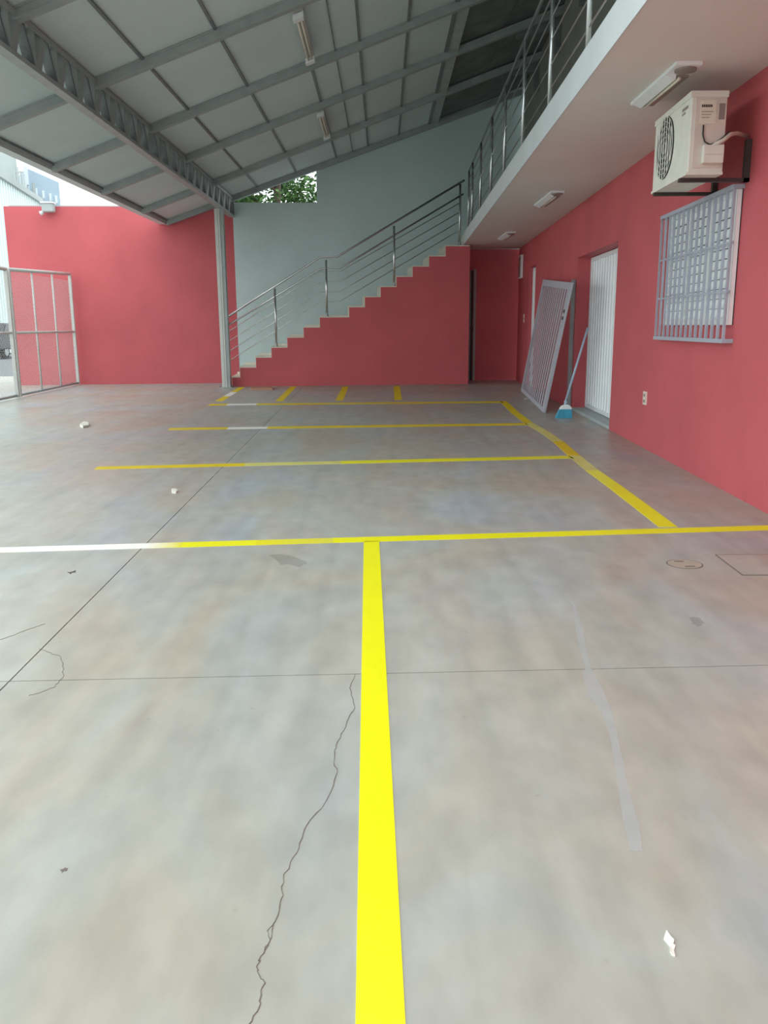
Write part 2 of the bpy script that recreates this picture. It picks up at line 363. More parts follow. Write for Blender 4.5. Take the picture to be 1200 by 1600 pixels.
# dark metal door in the passage beside the stairs
dt = thing('door_3', S(uc - .1, BW - .05, 0), 'dark metal door half hidden behind the end of the stairs', kind='structure')
ud = su(739.5, 500, BW - .08)[0]
MB().obox(S(ud - .9, BW - .07, .02), DD * .88, NN * .04, (0, 0, 2.40)).build('door_leaf', M_GAP, dt)
MB().obox(S(ud, BW - .09, 0), DD * .05, NN * .06, (0, 0, 2.45)).build('door_post', M_STEEL, dt)
MB().obox(S(ud - .09, BW - .085, 0.02), DD * .03, NN * .03, (0, 0, 2.40)).build('door_stile', M_STEELD, dt)
MB().obox(S(ud - .07, BW - .11, 1.1), DD * .06, NN * .03, (0, 0, .12)).build('lock_box', M_BLACK, dt)

# ================================================================== STAIRS
crop = lambda x, y: (330 + x / 2.7907, 270 + y / 2.7907)
xs = [78, 115, 187, 257, 328, 401, 473, 602, 671, 740, 809, 879, 950, 1021, 1125]
ua = [su(*crop(x, 600))[0] for x in xs]
NST = 14; RISE = 2.86 / NST
st = thing('staircase', S(ua[0], 0, 0), 'straight red staircase with cream treads rising to the balcony', 'staircase')
for i in range(NST):
    pass
prof = [S(ua[0], 0, 0)]
for i in range(NST):
    prof += [S(ua[i], 0, (i + 1) * RISE), S(ua[i + 1], 0, (i + 1) * RISE)]
prof += [S(ua[-1], 0, 0)]
fl_pts = prof
mb = MB()
for i in range(NST):                                             # solid flight, step by step, one skin
    mb.obox(S(ua[i], 0, 0), DD * (ua[i + 1] - ua[i]), NN * (BW - .03), (0, 0, (i + 1) * RISE - .02))
mb.build('flight', M_RED, st)
for i in range(NST):
    MB().obox(S(ua[i] - .015, -.004, (i + 1) * RISE - .02), DD * (ua[i + 1] - ua[i] + .013), NN * (BW - .02), (0, 0, .02)).build('tread', M_CREAM, st)
    MB().obox(S(ua[i] - .012, .03, i * RISE + .002), DD * .013, NN * (BW - .07), (0, 0, RISE - .024)).build('riser', M_CREAM, st)
    MB().obox(S(ua[i], BW - .05, (i + 1) * RISE), DD * (ua[i + 1] - ua[i]), NN * .015, (0, 0, .045)).build('skirting', M_CREAM, st)

# stair railing
RV = .06
sr_ = thing('stair_railing', S(ua[0], RV, 0), 'stainless steel railing on the open side of the staircase', 'railing')
def rl(pix): 
    out = []
    for p in pix:
        u_, z_ = su(*crop(*p), RV); out.append(S(u_, RV, z_))
    return out
MB().tube(rl([(66, 632), (475, 368), (550, 366), (1105, 32)]), .024, 10).build('handrail', M_INOX, sr_, True)
MB().tube(rl([(78, 662), (480, 417), (562, 415), (1100, 92)]), .02, 10).build('mid_rail', M_INOX, sr_, True)
for y0, ym, y1 in ((692, 432, 128), (735, 477, 168), (780, 520, 208), (822, 562, 246)):
    MB().tube(rl([(76, y0), (478, ym), (562, ym - 2), (1090, y1)]), .0095, 6).build('bar', M_INOX, sr_, True)
for x, y0, y1, k in ((285, 505, 757, 3), (505, 380, 627, 6), (798, 232, 490, 9), (1083, 50, 308, 13)):
    u_, zt = su(*crop(x, y0), RV); ub, zb = su(*crop(x, y1), RV); zb = (k + 1) * RISE if False else zb
    zb = max((i + 1) * RISE for i in range(NST) if ua[i] - .02 <= ub)
    p = MB().tube([S(ub, RV, zb), S(ub, RV, zt)], .024, 10).build('post', M_INOX, sr_, True)
    MB().tube([S(ub, RV, zb), S(ub, RV, zb + .012)], .05, 12).build('base_flange', M_INOX, p, True)
# steel plate where the rails meet the tall post
u_, z_ = su(*crop(74, 655), RV)
MB().obox(S(u_ - .05, RV - .02, z_ - .07), DD * .06, NN * .03, (0, 0, .16)).build('end_plate', M_STEEL, sr_)

# ================================================================== BUILDING ON THE RIGHT
Y0, Y1 = -7.0, 19.6
def wseg(mb, ya, yb, z0, z1, o0=0., o1=.3):                        # block of wall between two Y, offset into the building
    b = [(wx(ya) + o0, ya, z0), (wx(ya) + o1, ya, z0), (wx(yb) + o1, yb, z0), (wx(yb) + o0, yb, z0)]
    return mb.hexa(b, [(x, y, z1) for x, y, _ in b])
DY0, DY1, DZ = 10.13, 12.58, 2.16
EY0, EY1, EZ = 16.9, 17.85, 2.36
wr = MB()
wseg(wr, Y0, DY0, -.1, ZS); wseg(wr, DY0, DY1, DZ, ZS); wseg(wr, DY1, EY0, -.1, ZS); wseg(wr, EY0, EY1, EZ, ZS); wseg(wr, EY1, Y1, -.1, ZS)
tag(struct(wr.build('wall_right', M_RED)), 'red ground-floor wall of the building on the right')
wu = MB()
b = [(wx(Y0), Y0, ZT), (wx(Y0) + .3, Y0, ZT), (wx(Y1) + .3, Y1, ZT), (wx(Y1), Y1, ZT)]
wu.hexa(b, [(x, y, rz(x) + .02) for x, y, _ in b])
wup = tag(struct(wu.build('wall_upper', M_UPPER)), 'dull grey upper-floor wall behind the balcony railing')
# balcony slab
bs = MB()
b = [(fx(Y0), Y0, ZS), (wx(Y0) + .3, Y0, ZS), (wx(Y1 + .3) + .3, Y1 + .28, ZS), (fx(18.45), 18.45, ZS)]
bs.hexa([(fx(Y0) + .01, Y0, ZS), (wx(Y0) + .3, Y0, ZS), (wx(Y1) + .3, 19.58, ZS), (fx(19.5) + .01, 19.5, ZS)],
        [(fx(Y0) + .01, Y0, ZT), (wx(Y0) + .3, Y0, ZT), (wx(Y1) + .3, 19.58, ZT), (fx(19.5) + .01, 19.5, ZT)])
ceil_b = tag(struct(bs.build('ceiling_balcony', M_SOFFIT)), 'white soffit of the balcony slab')
MB().hexa([(fx(Y0), Y0, ZS - .004), (fx(Y0) + .012, Y0, ZS - .004), (fx(18.42) + .012, 18.42, ZS - .004), (fx(18.42), 18.42, ZS - .004)],
          [(fx(Y0), Y0, ZT + .01), (fx(Y0) + .012, Y0, ZT + .01), (fx(18.42) + .012, 18.42, ZT + .01), (fx(18.42), 18.42, ZT + .01)]).build('fascia', M_FASCIA, ceil_b)

# doors in the red wall
def ribbed_door(name, label, ya, yb, z0, z1, off, rib):
    d = thing(name, (wx(ya) + off, ya, z0), label, kind='structure')
    fr = MB()
    for a, b_ in ((ya, ya + .05), (yb - .05, yb)): wseg(fr, a, b_, z0, z1, off - .015, off + .05)
    wseg(fr, ya + .05, yb - .05, z1 - .05, z1, off - .015, off + .05); wseg(fr, ya + .05, yb - .05, z0, z0 + .05, off - .015, off + .05)
    fr.build('door_frame', M_WHITE, d)
    wseg(MB(), ya + .05, yb - .05, z0 + .05, z1 - .05, off + .02, off + .05).build('door_sheet', M_WHITE, d)
    n = int((yb - ya - .1) / rib); rib = (yb - ya - .1) / n
    for i in range(n):
        a = ya + .05 + i * rib + rib * .22; b2 = a + rib * .56
        bq = [(wx(a) + off + .02, a, z0 + .05), (wx(b2) + off + .02, b2, z0 + .05), (wx(b2 - rib * .12) + off - .005, b2 - rib * .12, z0 + .05), (wx(a + rib * .12) + off - .005, a + rib * .12, z0 + .05)]
        MB().prism(bq, (0, 0, z1 - z0 - .1)).build('door_rib', M_WHITE, d)
    return d
d1 = ribbed_door('door_1', 'wide white ribbed metal door set back in the red wall', DY0 + .005, DY1 - .005, .05, DZ - .01, .20, .15)
wseg(MB(), DY0 + .005, DY1 - .005, 0, .04, .0, .28).build('threshold', M_CONC, d1)
d2 = ribbed_door('door_2', 'narrow white door at the far end of the red wall', EY0 + .005, EY1 - .005, .02, EZ - .01, .09, .16)

# window with louvres and its bars
wn_ = thing('window_1', (wx(6.4), 6.4, 1.215), 'white louvre window on the red wall behind bars', kind='structure')
WY0, WY1, WZ0, WZ1 = 6.355, 7.98, 1.215, 2.17
wseg(MB(), WY0, WY1, WZ0, WZ1, -.008, -.001).build('window_backing', M_GLASSD, wn_)
fr = MB()
wseg(fr, WY0, WY0 + .05, WZ0, WZ1, -.038, -.008); wseg(fr, WY1 - .05, WY1, WZ0, WZ1, -.038, -.008)
wseg(fr, WY0 + .05, WY1 - .05, WZ0, WZ0 + .05, -.038, -.008); wseg(fr, WY0 + .05, WY1 - .05, WZ1 - .05, WZ1, -.038, -.008)
for k in (1, 2): 
    y = WY0 + (WY1 - WY0) * k / 3; wseg(fr, y - .03, y + .03, WZ0 + .05, WZ1 - .05, -.036, -.008)
fr.build('window_frame', M_LOUVRE, wn_)
nb = 12; bh = (WZ1 - WZ0 - .1) / nb
for s_ in range(3):
    ya = WY0 + (WY1 - WY0) * s_ / 3 + (.05 if s_ == 0 else .03); yb = WY0 + (WY1 - WY0) * (s_ + 1) / 3 - (.05 if s_ == 2 else .03)
    for i in range(nb):
        z0 = WZ0 + .05 + i * bh
        q4 = [(wx(ya) - .032, ya, z0), (wx(yb) - .032, yb, z0), (wx(yb) - .012, yb, z0 + bh * .93), (wx(ya) - .012, ya, z0 + bh * .93)]
        MB().prism(q4, (-.004, 0, .003)).build('louvre_blade', M_LOUVRE, wn_)
gr = thing('window_grille', (wx(6.27) - .085, 6.27, 1.085), 'pale grey window bars standing off the red wall', 'window bars')
GY0, GY1, GZ0, GZ1, GO = 6.33, 8.16, 1.085, 2.184, -.080
def gbar(name, ya, yb, z0, z1, d0, d1, m=M_BARS): return wseg(MB(), ya, yb, z0, z1, d0, d1).build(name, m, gr)
gbar('top_rail', GY0, GY1, GZ1 - .03, GZ1, GO, GO + .04); gbar('bottom_rail', GY0, GY1, GZ0, GZ0 + .03, GO, GO + .04)
gbar('cross_rail', GY0, GY1, GZ0 + .36, GZ0 + .375, GO + .012, GO + .028); gbar('cross_rail', GY0, GY1, GZ0 + .70, GZ0 + .715, GO + .012, GO + .028)
for i in range(15):
    y = GY0 + .01 + i * (GY1 - GY0 - .04) / 14
    gbar('bar', y, y + .022, GZ0 + .03, GZ1 - .03, GO + .006, GO + .024)
for y in (GY0, GY1 - .03):
    for z in (GZ0, GZ1 - .03): gbar('wall_lug', y, y + .03, z, z + .03, GO + .04, 0)

# socket and switch
def plate(name, label, cat, y, z, w, h, slots):
    t = thing(name, (wx(y), y, z), label, cat)
    wseg(MB(), y - w / 2, y + w / 2, z - h / 2, z + h / 2, -.012, 0).build('cover_plate', M_PLASTIC, t)
    for dz in slots: wseg(MB(), y - w * .22, y + w * .22, z + dz - .014, z + dz + .014, -.016, -.011).build('insert', M_LENS, t)
plate('wall_socket', 'cream double socket plate low on the red wall', 'socket', 8.60, .50, .11, .13, (-.03, .03))
plate('light_switch', 'small white switch plate near the passage corner', 'switch', 18.46, 1.37, .10, .17, (0,))
t = thing('meter_box', (wx(19.1), 19.1, 2.3), 'small white wall box high in the passage corner', 'wall box')
wseg(MB(), 18.9, 19.28, 2.22, 2.70, -.05, -.001).build('box_body', M_WHITE, t); wseg(MB(), 18.93, 19.25, 2.25, 2.67, -.06, -.05).build('box_cover', M_LENS, t)

# ================================================================== ROOF
YA = 5.7                                                # near and far edge of the roof
roof = thing('ceiling', (0, YA, 4), kind='structure', label='sloping roof with pale lining panels on steel rafters')
XB = [-4.66, -3.23, -2.66, -1.83, -.97, -.62, -.29, .37, 1.02]
YR = [6.1, 8.25, 10.42, 12.68, 14.82, 17.22, 19.37]
def wally(X): return float(18.14 + .066 * (X + 3.2) + BW)
def skew(X, Y): return wally(X) - .09 if Y == YR[-1] else Y - .030 * (X + 3.2)                        # rafters run slightly askew
ylist = [YA - .05] + YR
def rq(xa_, xb_, ya, yb, dz0, dz1, m, name, gp=.006):
    xa_ += gp; xb_ -= gp
    b = [(xa_, skew(xa_, ya) + gp, rz(xa_) + dz0), (xb_, skew(xb_, ya) + gp, rz(xb_) + dz0), (xb_, skew(xb_, yb) - gp, rz(xb_) + dz0), (xa_, skew(xa_, yb) - gp, rz(xa_) + dz0)]
    return MB().hexa(b, [(x, y, z + dz1 - dz0) for x, y, z in b]).build(name, m, roof)
for j in range(len(ylist) - 1):
    for i in range(len(XB) - 1):
        sag = random.uniform(0, .006)
        rq(XB[i], XB[i + 1], ylist[j], ylist[j + 1], sag, .03, M_PANEL, 'lining_panel')
    for k in range(3):
        xa_, xb_ = 1.2 + k * .75, 1.2 + (k + 1) * .75
        rq(xa_, xb_, ylist[j], ylist[j + 1], random.uniform(.03, .06), .09, M_DARK, 'roofing_sheet', .003)
MB().hexa([(-4.7, YA, rz(-4.7) + .09), (3.5, YA, rz(3.5) + .11), (3.5, wally(3.5) + .1, rz(3.5) + .11), (-4.7, wally(-4.7) + .1, rz(-4.7) + .09)],
          [(-4.7, YA, rz(-4.7) + .11), (3.5, YA, rz(3.5) + .13), (3.5, wally(3.5) + .1, rz(3.5) + .13), (-4.7, wally(-4.7) + .1, rz(-4.7) + .11)]).build('top_sheet', M_STEEL, roof)
for Y in YR:
    p, q2 = (-4.62, skew(-4.62, Y), rz(-4.62) - .055), (3.3, skew(3.3, Y), rz(3.3) - .055)
    last = Y == YR[-1]
    r_ = MB().beam(p, q2, .09, .11).build('rafter', M_STEEL, roof)
    p2 = [np.array(a) + np.array([0, -.049, dz]) for a, dz in ((p, -.045), (q2, -.045))]
    MB().beam(p2[0], p2[1], .012, .02).build('flange', M_STEEL, r_)
    p2 = [np.array(a) + np.array([0, -.049, .045]) for a in (p, q2)]
    MB().beam(p2[0], p2[1], .012, .02).build('flange', M_STEEL, r_)
for X, w in ((-2.66, .035), (-1.83, .035), (-.97, .035), (-.62, .012), (-.29, .035), (.37, .04), (1.02, .06)):
    MB().beam((X, YA, rz(X) - .008), (X, wally(X) - .05, rz(X) - .008), w, .022).build('batten', M_STEELD, roof)
MB().beam((1.13, YA, rz(1.13) + .0), (1.13, wally(1.13) - .05, rz(1.13)), .16, .08).build('edge_beam', M_STEEL, roof)
MB().beam((-4.60, YA, rz(-4.60) - .02), (-4.60, 19.4, rz(-4.60) - .015), .03, .03).build('eave_angle', M_STEELD, roof)
MB().obox((-4.80, YA, rz(-4.66) - .06), (.15, 0, .0), (0, 19.45 - YA, 0), (0, 0, .16)).build('gutter', M_FASCIA, roof)
# brackets where the dark roof meets the upper wall
for Y in YR[:-1]:
    xw = wx(Y)
    MB().prism([(xw, Y - .06, rz(xw) - .06), (xw - .7, Y - .06, rz(xw - .7) - .10), (xw - .7, Y - .06, rz(xw - .7) - .16), (xw - .1, Y - .06, rz(xw) - .30), (xw - .1, Y - .06, rz(xw) - .62), (xw, Y - .06, rz(xw) - .62)], (0, .12, 0)).build('corbel', M_DARK, wup)

# ---- lattice truss on the post line
XT = -3.24; TB, TT = 3.54, 3.94
tr = thing('lattice_truss', (XT, YA, TB), 'long galvanised lattice truss carrying the roof along the open side', 'roof truss')
lo = MB(); lo.box(XT - .055, XT + .055, YA, 19.3, TB, TB + .010); lo.box(XT - .055, XT - .047, YA, 19.3, TB + .010, TB + .045); lo.box(XT + .047, XT + .055, YA, 19.3, TB + .010, TB + .045)
lo.build('bottom_chord', M_STEEL, tr)
up_ = MB(); up_.box(XT - .055, XT + .055, YA, 19.3, TT - .012, TT); up_.box(XT - .055, XT - .047, YA, 19.3, TT - .05, TT - .012); up_.box(XT + .047, XT + .055, YA, 19.3, TT - .05, TT - .012)
up_.build('top_chord', M_STEEL, tr)
y = YA + .1; n = 0; PITCHT = .56
while y + PITCHT < 19.25:
    MB().beam((XT, y + .06, TB + .045), (XT, y + PITCHT * .42, TT - .045), .085, .11, (0, 1, 0)).build('web_diagonal', M_STEEL, tr)
    MB().beam((XT, y + PITCHT * .58, TT - .03), (XT, y + PITCHT * .95, TB + .03), .085, .04, (0, 1, 0)).build('web_diagonal', M_STEELD, tr)
    MB().beam((XT + .02, y, TB + .013), (XT + .02, y, TT - .013), .05, .03, (0, 1, 0)).build('web_upright', M_STEEL, tr)
    y += PITCHT
MB().box(XT - .055, XT + .055, 19.27, 19.3, TB + .0121, TT - .0121).build('end_plate', M_STEELD, tr)
# ---- steel post
PX, PY = -3.265, 17.95
po = thing('steel_post', (PX, PY, 0), 'tall pale painted steel post at the foot of the stairs', 'post')
pb = MB(); pb.box(PX - .085, PX + .02, PY - .08, PY + .08, 0, TB); pb.build('post_channel', M_POST, po)
MB().box(PX + .022, PX + .085, PY - .07, PY + .08, 0, TB).build('post_channel', M_STEEL, po)
MB().box(PX - .025, PX - .019, PY - .084, PY - .079, 0, TB).build('weld_seam', M_STEEL, po)
MB().box(PX - .15, PX + .13, PY - .14, PY + .14, 0, .008).build('base_plate', M_STEEL, po)
for dx in (-.12, .1):
    for dy in (-.11, .11): MB().tube([(PX + dx, PY + dy, .008), (PX + dx, PY + dy, .03)], .014, 6).build('anchor_bolt', M_STEELD, po)

# ---- roof tube lights
def tube_light(label, y0, y1, x):
    zc = rz(x) - .13
    t = thing('roof_light', (x, (y0 + y1) / 2, zc), label, 'light', 'tube lights under the roof')
    MB().obox((x - .05, y0, rz(x - .05) - .10), (.1, 0, .1 * RS), (0, y1 - y0, 0), (0, 0, .05)).build('tray', M_POST, t)
    for dx in (-.022, .022): MB().tube([(x + dx, y0 + .1, zc + dx * RS), (x + dx, y1 - .1, zc + dx * RS)], .014, 8).build('tube', M_CREAM, t, True)
    for a in (y0, y1 - .12): MB().obox((x - .06, a, rz(x - .06) - .16), (.12, 0, .12 * RS), (0, .12, 0), (0, 0, .065)).build('end_cap', M_WHITE, t)
    for a in (y0 + .25, y1 - .25): MB().box(x - .01, x + .01, a, a + .03, rz(x) - .06, rz(x) + .002).build('hanger', M_STEELD, t)
tube_light('tube light under the roof at the top edge of the picture', 10.52, 12.25, -.93)
tube_light('tube light under the roof nearest the grey rear wall', 14.95, 16.75, -1.0)

# ---- balcony soffit lights
def soffit_light(label, x, y0, y1):
    t = thing('soffit_light', (x, (y0 + y1) / 2, ZS - .05), label, 'light', 'lights under the balcony')
    L_ = y1 - y0
    MB().box(x - .085, x + .085, y0, y1, ZS - .022, ZS).build('base_plate', M_WHITE, t)
    h = MB()
    h.prism([(x - .085, y0 + .22, ZS - .022), (x - .02, y0 + .22, ZS - .05), (x - .012, y0 + .22, ZS - .05), (x - .012, y0 + .22, ZS - .022)], (0, L_ - .26, 0))
    h.build('reflector_side', M_WHITE, t)
    MB().box(x - .012, x + .075, y0 + .22, y1 - .04, ZS - .036, ZS - .022).build('diffuser', M_LENS, t)
    MB().tube([(x + .012, y0 + .22, ZS - .045), (x + .012, y1 - .04, ZS - .045)], .012, 8).build('tube', M_CREAM, t, True)
    MB().prism([(x + .01 + .07 * math.cos(k * math.pi / 10), y0 + .1 + .075 * math.sin(k * math.pi / 10), ZS - .034) for k in range(20)], (0, 0, .012)).build('round_cover', M_LENS, t)
soffit_light('white soffit light beside the air conditioner', 1.99, 5.98, 7.02)
soffit_light('white soffit light at the middle of the balcony underside', 2.22, 11.35, 12.6)
soffit_light('small far soffit light above the passage', 2.33, 16.1, 17.3)

# ---- balcony railing
br = thing('balcony_railing', (fx(3) + .05, 3, ZT), 'stainless steel balcony railing along the slab edge', 'railing')
rp = lambda Y, z: (fx(Y) + .045, Y, z)
YE = 17.9; TOP = 4.22
for dz, r_, nm in ((0, .02, 'handrail'), (.17, .011, 'mid_rail'), (.34, .007, 'bar'), (.53, .007, 'bar'), (.74, .007, 'bar'), (.94, .007, 'bar')):
    MB().tube([rp(-3.0, TOP - dz), rp(YE, TOP - dz)], r_, 8).build(nm, M_INOX, br, True)
for Y in (-2.9, -1.2, .5, 2.1, 3.7, 5.2, 6.62, 8.25, 10.0, 11.75, 13.45, 15.25, 17.0, 17.88):
    p = MB().tube([rp(Y, ZT), rp(Y, TOP - .01)], .02, 10).build('post', M_INOX, br, True)
    MB().tube([rp(Y, ZT), rp(Y, ZT + .012)], .045, 12).build('base_flange', M_INOX, p, True)

# ================================================================== AIR CONDITIONER
o_f, o_b, AY0, AY1, AZ0, AZ1 = -.475, -.235, 6.13, 7.00, 2.225, 2.735
ac = thing('air_conditioner', (wx(6.5) - .35, 6.5, AZ0), 'white outdoor air conditioner unit hung above the barred window', 'air conditioner')
def aseg(name, m, ya, yb, z0, z1, a, b_, par=ac, **k): return wseg(MB(), ya, yb, z0, z1, a, b_).build(name, m, par, **k)
body = aseg('casing', M_ACW, AY0, AY1, AZ0, AZ1, o_f, o_b, bevel=.008)
aseg('top_lid', M_ACW, AY0 - .006, AY1 + .006, AZ1 - .035, AZ1 + .004, o_f - .006, o_b + .004)
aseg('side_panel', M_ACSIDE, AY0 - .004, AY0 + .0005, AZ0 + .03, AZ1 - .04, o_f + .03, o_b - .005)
FYc, FZc, FR = 6.70, AZ0 + .265, .215
def fring(r, off, n=36): return [(wx(FYc + r * math.cos(2 * math.pi * k / n)) + off, FYc + r * math.cos(2 * math.pi * k / n), FZc + r * math.sin(2 * math.pi * k / n)) for k in range(n)]
fo = MB().prism(fring(FR, o_f - .003), (.002, 0, 0)).build('fan_opening', M_GAP, ac)
for k in range(5):
    a = 2 * math.pi * k / 5; c_ = lambda r, aa: (wx(FYc + r * math.cos(aa)) + o_f - .0045, FYc + r * math.cos(aa), FZc + r * math.sin(aa))
    MB().prism([c_(.05, a - .3), c_(.17, a - .15), c_(.17, a + .35), c_(.05, a + .4)], (.002, 0, 0)).build('fan_blade', M_BLACK, fo)
for r in (.04, .075, .11, .145, .18, .213):
    MB().tube(fring(r, o_f - .012) + fring(r, o_f - .012)[:1], .002, 5, False).build('guard_ring', M_ACW, ac)
for k in range(7):
    yy = FYc - .18 + k * .06; hh = math.sqrt(max(0, FR ** 2 - (yy - FYc) ** 2))
    MB().tube([(wx(yy) + o_f - .014, yy, FZc - hh), (wx(yy) + o_f - .014, yy, FZc + hh)], .0035, 6).build('guard_rib', M_ACW, ac)
aseg('name_mark', M_LENS, AY0 + .07, AY0 + .19, AZ1 - .085, AZ1 - .068, o_f - .004, o_f + .001)
aseg('name_mark', M_LENS, AY0 + .12, AY0 + .19, AZ1 - .110, AZ1 - .100, o_f - .004, o_f + .001)
lb = wseg(MB(), AY0 - .007, AY0 - .0041, AZ1 - .20, AZ1 - .055, o_f + .06, o_f + .165).build('rating_label', M_CREAM, ac)
for i in range(6):                                                 # dark block lettering on the rating label, too small to read
    a = o_f + .068 + i * .012
    wseg(MB(), AY0 - .0085, AY0 - .007, AZ1 - .098, AZ1 - .082, a, a + .009).build('lettering', M_BLACK, lb)
for i in range(3):
    wseg(MB(), AY0 - .0085, AY0 - .007, AZ1 - .128 - i * .018, AZ1 - .124 - i * .018, o_f + .068, o_f + .145 - i * .01).build('lettering', M_LENS, lb)
aseg('side_sticker', M_LENS, AY0 - .006, AY0 - .004, AZ1 - .175, AZ1 - .075, o_b - .055, o_b - .015)
aseg('valve_cover', M_ACW, AY0 - .05, AY0 - .004, AZ0 + .055, AZ0 + .17, o_f + .085, o_b - .015, bevel=.006)
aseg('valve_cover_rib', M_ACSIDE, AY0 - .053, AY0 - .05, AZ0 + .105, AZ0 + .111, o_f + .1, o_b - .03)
aseg('bottom_tray', M_ACW, AY0 - .004, AY1 + .004, AZ0 - .012, AZ0 + .006, o_f - .008, o_b)
pc = lambda o, z, dy=.012: (wx(AY0) + o, AY0 - dy, z)
MB().tube([pc(o_f + .085, AZ1 - .21), pc(o_f + .085, AZ1 - .27), pc(o_f + .10, AZ1 - .315), pc(o_f + .135, AZ1 - .335, .02), pc(o_f + .17, AZ1 - .325, .02), pc(o_b - .02, AZ1 - .29, .02), pc(o_b + .02, AZ1 - .25, .01)], .005, 6).build('power_cable', M_BLACK, ac, True)
MB().tube([pc(o_f + .15, AZ0 + .165, .02), pc(o_b - .02, AZ0 + .2, .03), pc(o_b + .03, AZ0 + .24, .01), (wx(AY0 + .1) - .12, AY0 + .1, AZ0 + .27), (wx(AY0 + .2) - .002, AY0 + .2, AZ0 + .27)], .014, 8).build('refrigerant_pipe', M_ACSIDE, ac, True)
for Yb in (6.26, 6.90):
    h = MB(); wseg(h, Yb, Yb + .04, AZ0 - .037, AZ0 - .0125, o_f - .01, 0); wseg(h, Yb, Yb + .04, AZ0 - .037, AZ0 + .24, -.04, 0)
    h.build('wall_bracket', M_BLACK, ac)

# ================================================================== LEANING PANEL, RAIL, BROOM
b0, b1 = G(816, 611), G(852.5, 645.5)                               # far and near bottom corners on the floor
n_w = np.array([1, -WK, 0])
tp = lambda x, y, o=.03: onplane(x, y, np.array([wx(5.4) - o, 5.4, 0]), n_w)
t0_ = tp(851, 437, .04); pn_ = np.cross(b1 - b0, t0_ - b0); t1_ = onplane(896.5, 442, b0, pn_)   # far top corner rests on the wall
EL = float(np.linalg.norm(b1 - b0)); HL = 1.0
en = np.cross(b1 - b0, t1_ - b0); en /= np.linalg.norm(en)
if en[0] > 0: en = -en
lp = thing('gate_panel', b0, 'grey slatted gate panel leaning against the red wall', 'gate panel')
def LP(a, h, d=0.):                                                  # a along the bottom, h from floor (0) to top (1), d proud of the sheet
    s_ = a / EL; return b0 * (1 - s_) * (1 - h) + b1 * s_ * (1 - h) + t0_ * (1 - s_) * h + t1_ * s_ * h + en * d
def lbox(name, a0, a1, h0, h1, d0, d1, m=M_GRILLE, par=lp):
    q_ = [(a0, h0), (a1, h0), (a1, h1), (a0, h1)]
    if np.dot(np.cross(LP(a1, h0) - LP(a0, h0), LP(a0, h1) - LP(a0, h0)), en) < 0: q_ = q_[::-1]
    return MB().hexa([LP(a, h, d0) for a, h in q_], [LP(a, h, d1) for a, h in q_]).build(name, m, par)
lbox('frame_stile', 0, .26, 0, 1, 0, .03); s2 = lbox('frame_stile', EL - .27, EL, 0, 1, 0, .03)
lbox('frame_rail', .26, EL - .27, 0, .035, 0, .03); lbox('frame_rail', .26, EL - .27, .95, 1, 0, .03)
ns = 13; pitch = (EL - .53) / ns
for i in range(ns):
    a = .26 + i * pitch + pitch * .42
    lbox('slat', a, a + pitch * .56, .035, .95, .012, .016)
for h in (.73, .78): lbox('lock_plate', EL - .2, EL - .06, h, h + .025, .03, .035, M_BLACK, s2)

by0 = 12.66
rt = MB(); wseg(rt, by0, by0 + .10, 0, 1.86, -.05, -.004)
ro = tag(rt.build('steel_channel', M_STEEL), 'grey steel channel standing upright by the white door', 'steel channel')

bf = G(881, 653); btop = tp(918.5, 512, .02)
bm_ = thing('broom', (bf[0], bf[1], 0), 'broom with turquoise bristles leaning beside the white door', 'broom')
hd = np.array([.98, .12, 0]); hd /= np.linalg.norm(hd); hn = np.array([-hd[1], hd[0], 0])
bc = np.array([bf[0], bf[1], 0])
def hexprof(z0, z1, w0, w1, t0, t1, sh0=0., sh1=0.):
    q0 = [bc + hd * (sx * w0 / 2 + sh0) + hn * (sy * t0 / 2) + np.array([0, 0, z0]) for sx, sy in ((-1, -1), (1, -1), (1, 1), (-1, 1))]
    q1 = [bc + hd * (sx * w1 / 2 + sh1) + hn * (sy * t1 / 2) + np.array([0, 0, z1]) for sx, sy in ((-1, -1), (1, -1), (1, 1), (-1, 1))]
    return MB().hexa(q0, q1)
hexprof(0, .115, .225, .165, .07, .05, -.005, .015).build('bristles', M_BLUE, bm_)
pf = [(-.085, .115), (.085, .115), (.082, .135), (.06, .16), (.03, .178), (-.01, .18), (-.05, .165), (-.075, .14)]
MB().prism([bc + hd * (a + .017) - hn * .028 + np.array([0, 0, z]) for a, z in pf], hn * .056).build('broom_head', M_WHITE, bm_, bevel=.008)
MB().tube([bc + hd * .012 + np.array([0, 0, .165]), lerp(bc + np.array([0, 0, .17]), btop, .06)], .02, 10).build('socket', M_HANDLE, bm_, True)
MB().tube([lerp(bc + np.array([0, 0, .17]), btop, .03), btop], .014, 10).build('handle', M_HANDLE, bm_, True)

# ================================================================== SMALL THINGS ON THE FLOOR
def scrap(name, label, cat, pix, h, m):
    pts = [G(*p) for p in pix]; c0 = sum(pts) / len(pts)
    t = MB().prism([(p[0], p[1], 0) for p in pts], (0, 0, h)).build(name, m)
    me = t.data
    for v in me.vertices:
        if v.co.z > h * .5: v.co.z += random.uniform(0, h * 1.2)
    return tag(t, label, cat)
scrap('paper_scrap', 'torn white paper scrap on the floor nearest the camera', 'paper', [(1041, 1457), (1049, 1468), (1053, 1472), (1052, 1477), (1055, 1480), (1053, 1486), (1055, 1495), (1049, 1493), (1047, 1488), (1046, 1479), (1037, 1468)], .003, M_PAPER)
scrap('paper_scrap', 'tiny white crumpled scrap beside the long floor joint', 'paper', [(268, 768), (274, 766.5), (278, 768), (275, 771), (269, 771)], .012, M_PAPER)
scrap('paper_scrap', 'small pale scrap on the floor towards the mesh gate', 'paper', [(125, 667), (131, 662), (138, 663), (139, 667), (130, 669)], .02, M_PAPER)
